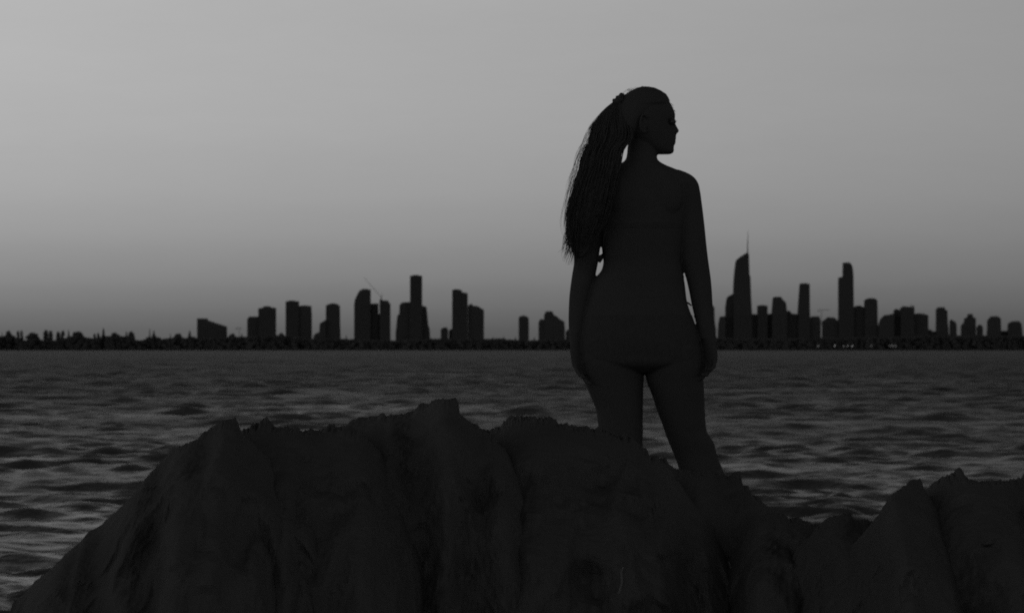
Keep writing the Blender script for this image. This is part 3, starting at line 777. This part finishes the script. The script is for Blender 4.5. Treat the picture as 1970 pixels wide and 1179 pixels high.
def body():
    mb = MB()
    head(mb)
    # neck and trunk, back towards the viewer
    sections(mb, [(262, 1214, 1262, .012, .052), (280, 1208, 1264, .010, .053), (298, 1206, 1264.5, .006, .054), (306, 1204, 1264.5, .002, .056), (312, 1199, 1270, 0, .060), (318, 1186, 1281, 0, .066), (326, 1166, 1301, 0, .074),
                  (336, 1145, 1322, 0, .080), (348, 1135, 1334, 0, .086), (365, 1133, 1335, .003, .094), (400, 1141, 1329, .008, .102), (430, 1148, 1323, .010, .104), (463, 1156, 1317, .006, .096), (485, 1158.5, 1313, .004, .090),
                  (507, 1160.5, 1311.5, .004, .087), (520, 1157, 1313.5, .002, .088), (534, 1146, 1315.5, 0, .091), (547, 1139, 1317.5, 0, .094), (582, 1129, 1322, -.004, .103), (615, 1122, 1333, -.010, .112), (648, 1118, 1343, -.014, .116), (680, 1116, 1349, -.014, .112), (705, 1118, 1351, -.010, .098), (716, 1128, 1345, -.004, .070)], 56, 2.35)
    for s_ in (-1, 1):
        mb.blob(W(1237+s_*45, 412, .092), .050, 12, 2, (1, .75, .95), .02)      # bust
        mb.blob(W(1234+s_*50, 668, -.042), .086, 12, 3, (1, .92, 1.25), .02)     # seat
        mb.blob(W(1237+s_*44, 378, -.066), .055, 10, 3, (1, .55, 1.3), .02)       # shoulder blades
    # arms
    sections(mb, [(327, 1296, 1307, 0, .022), (333, 1288, 1323, 0, .034), (340, 1284, 1334, 0, .042), (351, 1284, 1342.5, 0, .048), (366, 1288, 1346.6, 0, .050), (389, 1293, 1350, 0, .048), (430, 1300, 1355, -.002, .044), (470, 1305, 1359, -.004, .040), (500, 1310, 1362.5, -.004, .038), (514, 1314, 1364.5, -.002, .038),
                  (540, 1321, 1368, -.001, .039), (560, 1325.5, 1369.6, -.002, .037), (584, 1330, 1370.8, -.006, .033), (615, 1337, 1373, -.014, .027), (640, 1342.5, 1375, -.022, .022), (652, 1344, 1377, -.026, .020)], 28, 2.0)
    sections(mb, [(330, 1150, 1178, 0, .030), (340, 1135, 1185, 0, .042), (352, 1126, 1186, 0, .048), (370, 1118, 1178, 0, .050), (400, 1112, 1170, 0, .047), (430, 1108.5, 1163, -.002, .043), (463, 1106, 1157, -.004, .040), (489, 1104, 1153, -.004, .038), (506, 1104, 1150.5, -.002, .038),
                  (529, 1100.5, 1146, .004, .039), (550, 1097.5, 1142, -.001, .038), (568, 1095.4, 1138, -.003, .036), (593, 1094, 1133, -.007, .032), (620, 1093.5, 1128, -.014, .027), (645, 1094.5, 1124, -.022, .022), (658, 1095, 1123, -.026, .020)], 28, 2.0)
    hand(mb, W(1361.5, 648, -.026), Vector((.06, -.10, -1)), Vector((-.62, .78, 0)), Vector((-.78, -.62, 0)), .98, (24, 38, 30))
    hand(mb, W(1109.5, 655, -.026), Vector((.13, -.10, -1)), Vector((.62, .78, 0)), Vector((.78, -.62, 0)), 1.04, (12, 20, 16))
    # legs
    sections(mb, [(668, 1118, 1236, -.014, .100), (690, 1117, 1239, -.012, .100), (712, 1119, 1239, -.008, .097), (731, 1124, 1238, -.004, .093), (756, 1133.5, 1237.5, 0, .088), (787, 1146, 1237, .004, .082), (812, 1150, 1237, .006, .077), (832, 1153, 1237, .006, .073), (870, 1157, 1236, .006, .066), (900, 1160, 1233, .004, .062),
                  (935, 1158, 1232, -.008, .064), (975, 1160, 1229, -.012, .060), (1020, 1168, 1219, -.004, .046), (1060, 1176, 1210, .0, .036), (1085, 1178, 1208, .0, .036), (1098, 1176, 1209, .004, .040), (1110, 1175, 1211, .012, .048)], 36, 2.05)
    sections(mb, [(668, 1240, 1349, -.014, .100), (690, 1240, 1351, -.012, .100), (712, 1240.5, 1352, -.008, .097), (731, 1243.5, 1353.5, -.002, .092), (764, 1256, 1355.5, .010, .086), (794, 1266, 1357, .022, .080), (817, 1275, 1359, .032, .076), (832, 1280, 1362, .038, .072), (850, 1287, 1374, .044, .070), (876, 1298, 1381, .052, .066), (901, 1307, 1391, .050, .066), (920, 1312, 1398, .044, .066),
                  (945, 1318, 1402, .036, .065), (985, 1328, 1399, .024, .057), (1025, 1338, 1388, .020, .045), (1060, 1344, 1379, .016, .036), (1085, 1345, 1376, .014, .035), (1098, 1344, 1378, .018, .040), (1110, 1343, 1380, .026, .048)], 36, 2.05)
    for cx_, dy_, turn in ((1193, .0, -.12), (1361, .014, .28)):
        c = W(cx_, 1112, dy_); rr = []
        for f, hw, h in ((-.30, .020, .020), (-.26, .028, .038), (-.1, .031, .062), (.1, .033, .068), (.35, .038, .055), (.65, .044, .036), (.85, .043, .026), (.95, .036, .018)):
            yv = .19*f; ctr = c + Vector((math.sin(turn)*yv, math.cos(turn)*yv, 0))
            sd = Vector((math.cos(turn), -math.sin(turn), 0))
            rr.append([ctr + sd*(hw*math.cos(a)) + Vector((0, 0, h/2 + h/2*math.sin(a))) for a in (2*math.pi*k/20 for k in range(20))])
        mb.rings(rr)
        for j in range(5):
            off = (-.033 + .0165*j)*(1 if turn < 0 else -1); ln = (.045, .043, .038, .033, .027)[4-j] if turn > 0 and False else (.027, .033, .038, .043, .046)[j]
            p0 = c + Vector((math.sin(turn)*.165 + math.cos(turn)*off*-1, math.cos(turn)*.165 + math.sin(turn)*off, .011))
            dv = Vector((math.sin(turn), math.cos(turn), 0))
            rd_ = .0075 if j < 4 else .0115
            mb.tube([p0 - dv*.02, p0, p0 + dv*ln*.5, p0 + dv*ln*.85, p0 + dv*ln], [rd_, rd_, rd_*1.05, rd_, rd_*.4], 10)
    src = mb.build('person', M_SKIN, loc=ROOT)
    md = src.modifiers.new('r', 'REMESH'); md.mode = 'VOXEL'; md.voxel_size = .0030; md.adaptivity = 0
    ms = src.modifiers.new('s', 'SMOOTH'); ms.factor = .5; ms.iterations = 5
    bpy.context.view_layer.update()
    dg = bpy.context.evaluated_depsgraph_get()
    me = bpy.data.meshes.new_from_object(src.evaluated_get(dg), depsgraph=dg)
    me.name = 'person'
    src.modifiers.clear(); old = src.data; src.data = me; bpy.data.meshes.remove(old)
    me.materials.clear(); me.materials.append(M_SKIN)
    me.polygons.foreach_set('use_smooth', [True]*len(me.polygons))
    tag(src, 'standing person with long ponytail seen from behind, face turned right, arms hanging down', 'person')
    return src
PERSON = body()

def pchild(mb, name, m, smooth=True):
    o = mb.build(name, m, loc=ROOT, smooth=smooth)
    o.location = (0, 0, 0); o.parent = PERSON
    return o

# hair: cap over the skull, ponytail core and separate strands
LEFT = [(196, 1180), (201, 1177.5), (209, 1165.5), (218, 1158), (227, 1152), (242, 1143.5), (257, 1139), (275, 1135.5), (293, 1127.5), (308, 1122.5), (328, 1118), (349, 1109.5), (372, 1103), (395, 1096), (412, 1092), (430, 1091), (452, 1094), (484, 1099), (500, 1106)]
RIGHT = [(196, 1200), (209, 1202), (227, 1206), (242, 1213), (257, 1217), (270, 1216), (279, 1209), (286, 1200), (293, 1196.5), (308, 1193.5), (328, 1190), (349, 1186), (395, 1176), (430, 1164), (452, 1152), (484, 1132), (500, 1118)]
DEPTHC = [(196, .0), (225, -.02), (260, -.045), (320, -.095), (380, -.115), (440, -.11), (500, -.09)]
def hair():
    mb = MB(); rr = []; n = 64
    # cap: follows the head outline of the photo, open at the face
    TOP = [(167, 1243), (169, 1259), (175, 1272), (182, 1282.5), (190, 1287.5), (198, 1289), (210, 1284), (222, 1270), (240, 1255), (258, 1240), (266, 1226)]
    BK = [(167, 1236), (169.5, 1226), (176.5, 1211), (184, 1200), (192, 1192), (202, 1186), (214, 1181.5), (228, 1180.5), (244, 1184), (256, 1191), (266, 1202)]
    HWD = [(167, .010), (170, .035), (176, .052), (184, .064), (196, .074), (212, .0795), (228, .081), (244, .079), (256, .073), (266, .055)]
    for py in np.concatenate([np.linspace(167, 180, 12), np.linspace(182, 266, 34)]):
        xf, xb, hw = ip(TOP, py), ip(BK, py), ip(HWD, py)
        c = W((xf+xb)/2, py, .01); hx = (xf-xb)/2*S
        # the cap's widest place stays over the ears although its front edge slants back
        rr.append([(c.x + hx*math.cos(a), c.y + hw*math.sin(a)*(1 if py < 200 else 1-.25*max(0, math.cos(a))), c.z + .0012*math.sin(a*23)) for a in (2*math.pi*k/n for k in range(n))])
    mb.rings(rr)
    # gathered root of the ponytail
    sections(mb, [(186, 1186, 1204, .0, .018), (194, 1180, 1206, .0, .026), (203, 1177, 1208, -.004, .030), (212, 1172, 1206, -.01, .030)], 20)
    mid = []
    for py in np.linspace(198, 497, 46):
        l, r = ip(LEFT, py), ip(RIGHT, py)
        yc = ip(DEPTHC, py)
        wav = 2.6*math.sin(py*.105) + 1.2*math.sin(py*.27+1)
        mid.append((py, l+.6+wav*.6, r-1.5+wav*.5, yc, .016 + .014*math.sin(min(1, (py-190)/120)*math.pi/2)*(1 if py < 420 else max(.25, (505-py)/85))))
    sections(mb, mid, 28, 2.0)
    rd = random.Random(3)
    def strand(u, y0, y1, amp, rad, out=0.0, flick=0.0, clump=None):
        pts, rads = [], []
        nseg = 30; ph = rd.uniform(0, 6.28); fr = rd.uniform(.035, .06); v = rd.uniform(-1, 1)
        if clump is not None: ph = clump*1.9 + rd.uniform(-.35, .35); fr = .042 + .004*(clump % 4) + rd.uniform(-.001, .001)
        for k in range(nseg+1):
            f = k/nseg; py = y0 + (y1-y0)*f
            pyc = min(py, 497)
            l, r = ip(LEFT, pyc), ip(RIGHT, pyc)
            grow = min(1, f*3)
            x = l + (r-l)*u - out*grow*(.4+.6*math.sin(f*math.pi*.9)) + amp*grow*math.sin(py*fr+ph) + .18*amp*math.sin(py*fr*2.7+ph*2)*grow - flick*max(0, f-.72)**2*13
            y = ip(DEPTHC, pyc) - .012*grow + v*.030*(1-.4*f) + .006*math.sin(py*fr*1.3+ph*3)*grow
            pts.append(W(x, py, y)); rads.append(rad*(1-.85*f**2.2))
        mb.tube(pts, rads, 4)
    for i in range(620):
        u = rd.random()
        strand(u, 198+rd.random()*6, rd.uniform(440, 508) - 45*max(0, u-.4), rd.uniform(.8, 2.4), rd.uniform(.0008, .0026))
    for i in range(110):      # strands forming the ragged left outline
        strand(rd.uniform(0, .08), rd.uniform(200, 215), rd.uniform(400, 512), rd.uniform(2.0, 4.6), rd.uniform(.0007, .0015), rd.uniform(-2, 5), rd.uniform(-2, 7), clump=i % 7)
    for i in range(26):      # loose fine hairs blown outwards
        strand(0, rd.uniform(203, 225), rd.uniform(330, 500), rd.uniform(2, 4), rd.uniform(.0004, .0007), rd.uniform(6, 17), rd.uniform(0, 4))
    for i in range(80):      # curled ends on the left
        y0 = rd.uniform(370, 450); pts = []; rads = []; ln = rd.uniform(35, 75); cu = rd.uniform(.3, 1.0); x0 = ip(LEFT, y0)+3
        ph = rd.uniform(0, 6.28); y_end = min(y0+ln, 513); dyy = ip(DEPTHC, y0)+rd.uniform(-.02, .02)
        for k in range(15):
            f = k/14
            pts.append(W(x0 - (y_end-y0)*.22*cu*f + 5.0*math.sin(f*5.5+ph)*f**.5 + 1, y0 + (y_end-y0)*f - 5*cu*max(0, f-.6), dyy)); rads.append(.0024*(1-.85*f))
        mb.tube(pts, rads, 4)
    for (x0, y0, x1, y1, x2, y2, r_) in [(1098, 462, 1088, 478, 1072, 487, .0012), (1099, 468, 1090, 480, 1078, 489, .0009), (1100, 480, 1096, 500, 1091, 512, .0020), (1102, 488, 1100, 502, 1093, 511, .0022), (1100, 470, 1090, 488, 1092, 506, .0009), (1094, 430, 1086, 446, 1088, 470, .0012)]:
        a, b, c = W(x0, y0, -.1), W(x1, y1, -.1), W(x2, y2, -.1)
        pts = [a*(1-t)**2 + b*2*t*(1-t) + c*t*t for t in np.linspace(0, 1, 12)]
        mb.tube(pts, [r_*(1-.8*t) for t in np.linspace(0, 1, 12)], 4)
    for i in range(60):      # flyaway hairs over the crown
        a0 = rd.uniform(-.4, 2.6); x = 1243+57*math.cos(a0); y = 222-54*math.sin(a0)
        x2, y2 = x - rd.uniform(6, 18), y - rd.uniform(-1, 3.5) + 2
        z = rd.uniform(-.03, .05)
        mb.tube([W(x, y+2, z), W((x+x2)/2, (y+y2)/2-2.0, z), W(x2, y2+1, z)], [.0005, .0005, .0002], 4)
    return pchild(mb, 'hair', M_HAIR)
hair()

def hair_tie():
    mb = MB()
    c = W(1190, 196, -.003); ax = Vector((-.75, -.1, .45)).normalized(); u = ax.orthogonal().normalized(); v = ax.cross(u)
    n = 54; pts = []; rad = []
    for k in range(n+1):
        a = 2*math.pi*k/n
        pts.append(c + (u*math.cos(a) + v*math.sin(a))*(.0215 + .002*math.sin(a*7)) + ax*(.003*math.sin(a*9)))
        rad.append(.0075 + .003*abs(math.sin(a*6.5)))
    mb.tube(pts, rad, 10)
    mb.blob(W(1188.5, 188.5, -.003), .0075, 7, 5, (1.1, 1, 1), .5); mb.blob(W(1181.5, 194.5, -.003), .0065, 7, 6, (1, 1, 1.2), .5)
    pchild(mb, 'hair_tie', M_CLOTH)
hair_tie()

def eyes():
    for s_ in (-1, 1):
        mb = MB(); mb.blob(W(1293.3, 235, .01+s_*.031), .0115, 12, 1, (1, 1, 1), 0); pchild(mb, 'eye', M_EYE)
    for s_ in (-1, 1):
        mb = MB()
        for k in range(9):
            c = W(1298.2, 235.2, .01 + s_*.031 + (k-4)*.0022); mb.tube([c, c + Vector((.0045, 0, .0008)), c + Vector((.0075, 0, .0042))], [.0006, .0005, .0002], 4)
        pchild(mb, 'eyelashes', M_HAIR)
eyes()

def body_shell(mb, test, off):
    """faces of the body that pass test(px, py, dy), lifted off the skin"""
    me = PERSON.data; used = {}; fs = []
    nv = len(me.vertices)
    co = np.empty(nv*3); me.vertices.foreach_get('co', co); co = co.reshape(-1, 3) + np.array(ROOT)
    nr = np.empty(nv*3); me.vertices.foreach_get('normal', nr); nr = nr.reshape(-1, 3)
    pxx = CX + co[:, 0]/S; pyy = HY - (co[:, 2]-ZC)/S; dyy = co[:, 1]-YP
    ok = test(pxx, pyy, dyy)
    for p in me.polygons:
        vi = p.vertices
        if all(ok[v] for v in vi): fs.append(tuple(vi))
    for f in fs:
        for v in f: used.setdefault(v, len(used))
    keys = list(used)
    outer = co[keys] + nr[keys]*off
    mb.add([tuple(v) for v in outer], [tuple(used[v] for v in f) for f in fs])

def swimwear():
    mb = MB()
    body_shell(mb, lambda x, y, d: (((y > 428) & (y < 440)) | ((d > .07) & (y > 384) & (y < 441) & (np.abs(x-1237) > 8))) & (x > 1160) & (x < 1312), .0015)
    for x0, y0, x1, y1, r_ in ((1161, 489, 1149, 503, .006), (1162, 492, 1148, 497, .0055), (1160, 494, 1153, 505, .005)):
        mb.tube([W(x0, y0, -.01), W((x0+x1)/2, (y0+y1)/2-1, -.012), W(x1, y1, -.01)], [r_*.8, r_, r_*.7], 8)
    mb.tube([W(1166, 436, -.09), W(1160, 465, -.08), W(1160, 490, -.03)], [.0015, .002, .003], 6)
    pchild(mb, 'bikini_top', M_CLOTH)
    mb = MB()
    def hips(x, y, d):
        leg = np.interp(np.abs(x-1237), [0, 20, 90, 110], [716, 706, 690, 672])
        return (y > 606) & (y < leg) & (x > 1123+np.maximum(0, (y-640)*.05)) & (x < 1337)
    body_shell(mb, hips, .0016)
    mb.tube([W(1320, 580, .02), W(1326, 584, .02), W(1331, 588, .02)], [.002, .0032, .002], 8)
    pchild(mb, 'bikini_bottom', M_CLOTH)
swimwear()
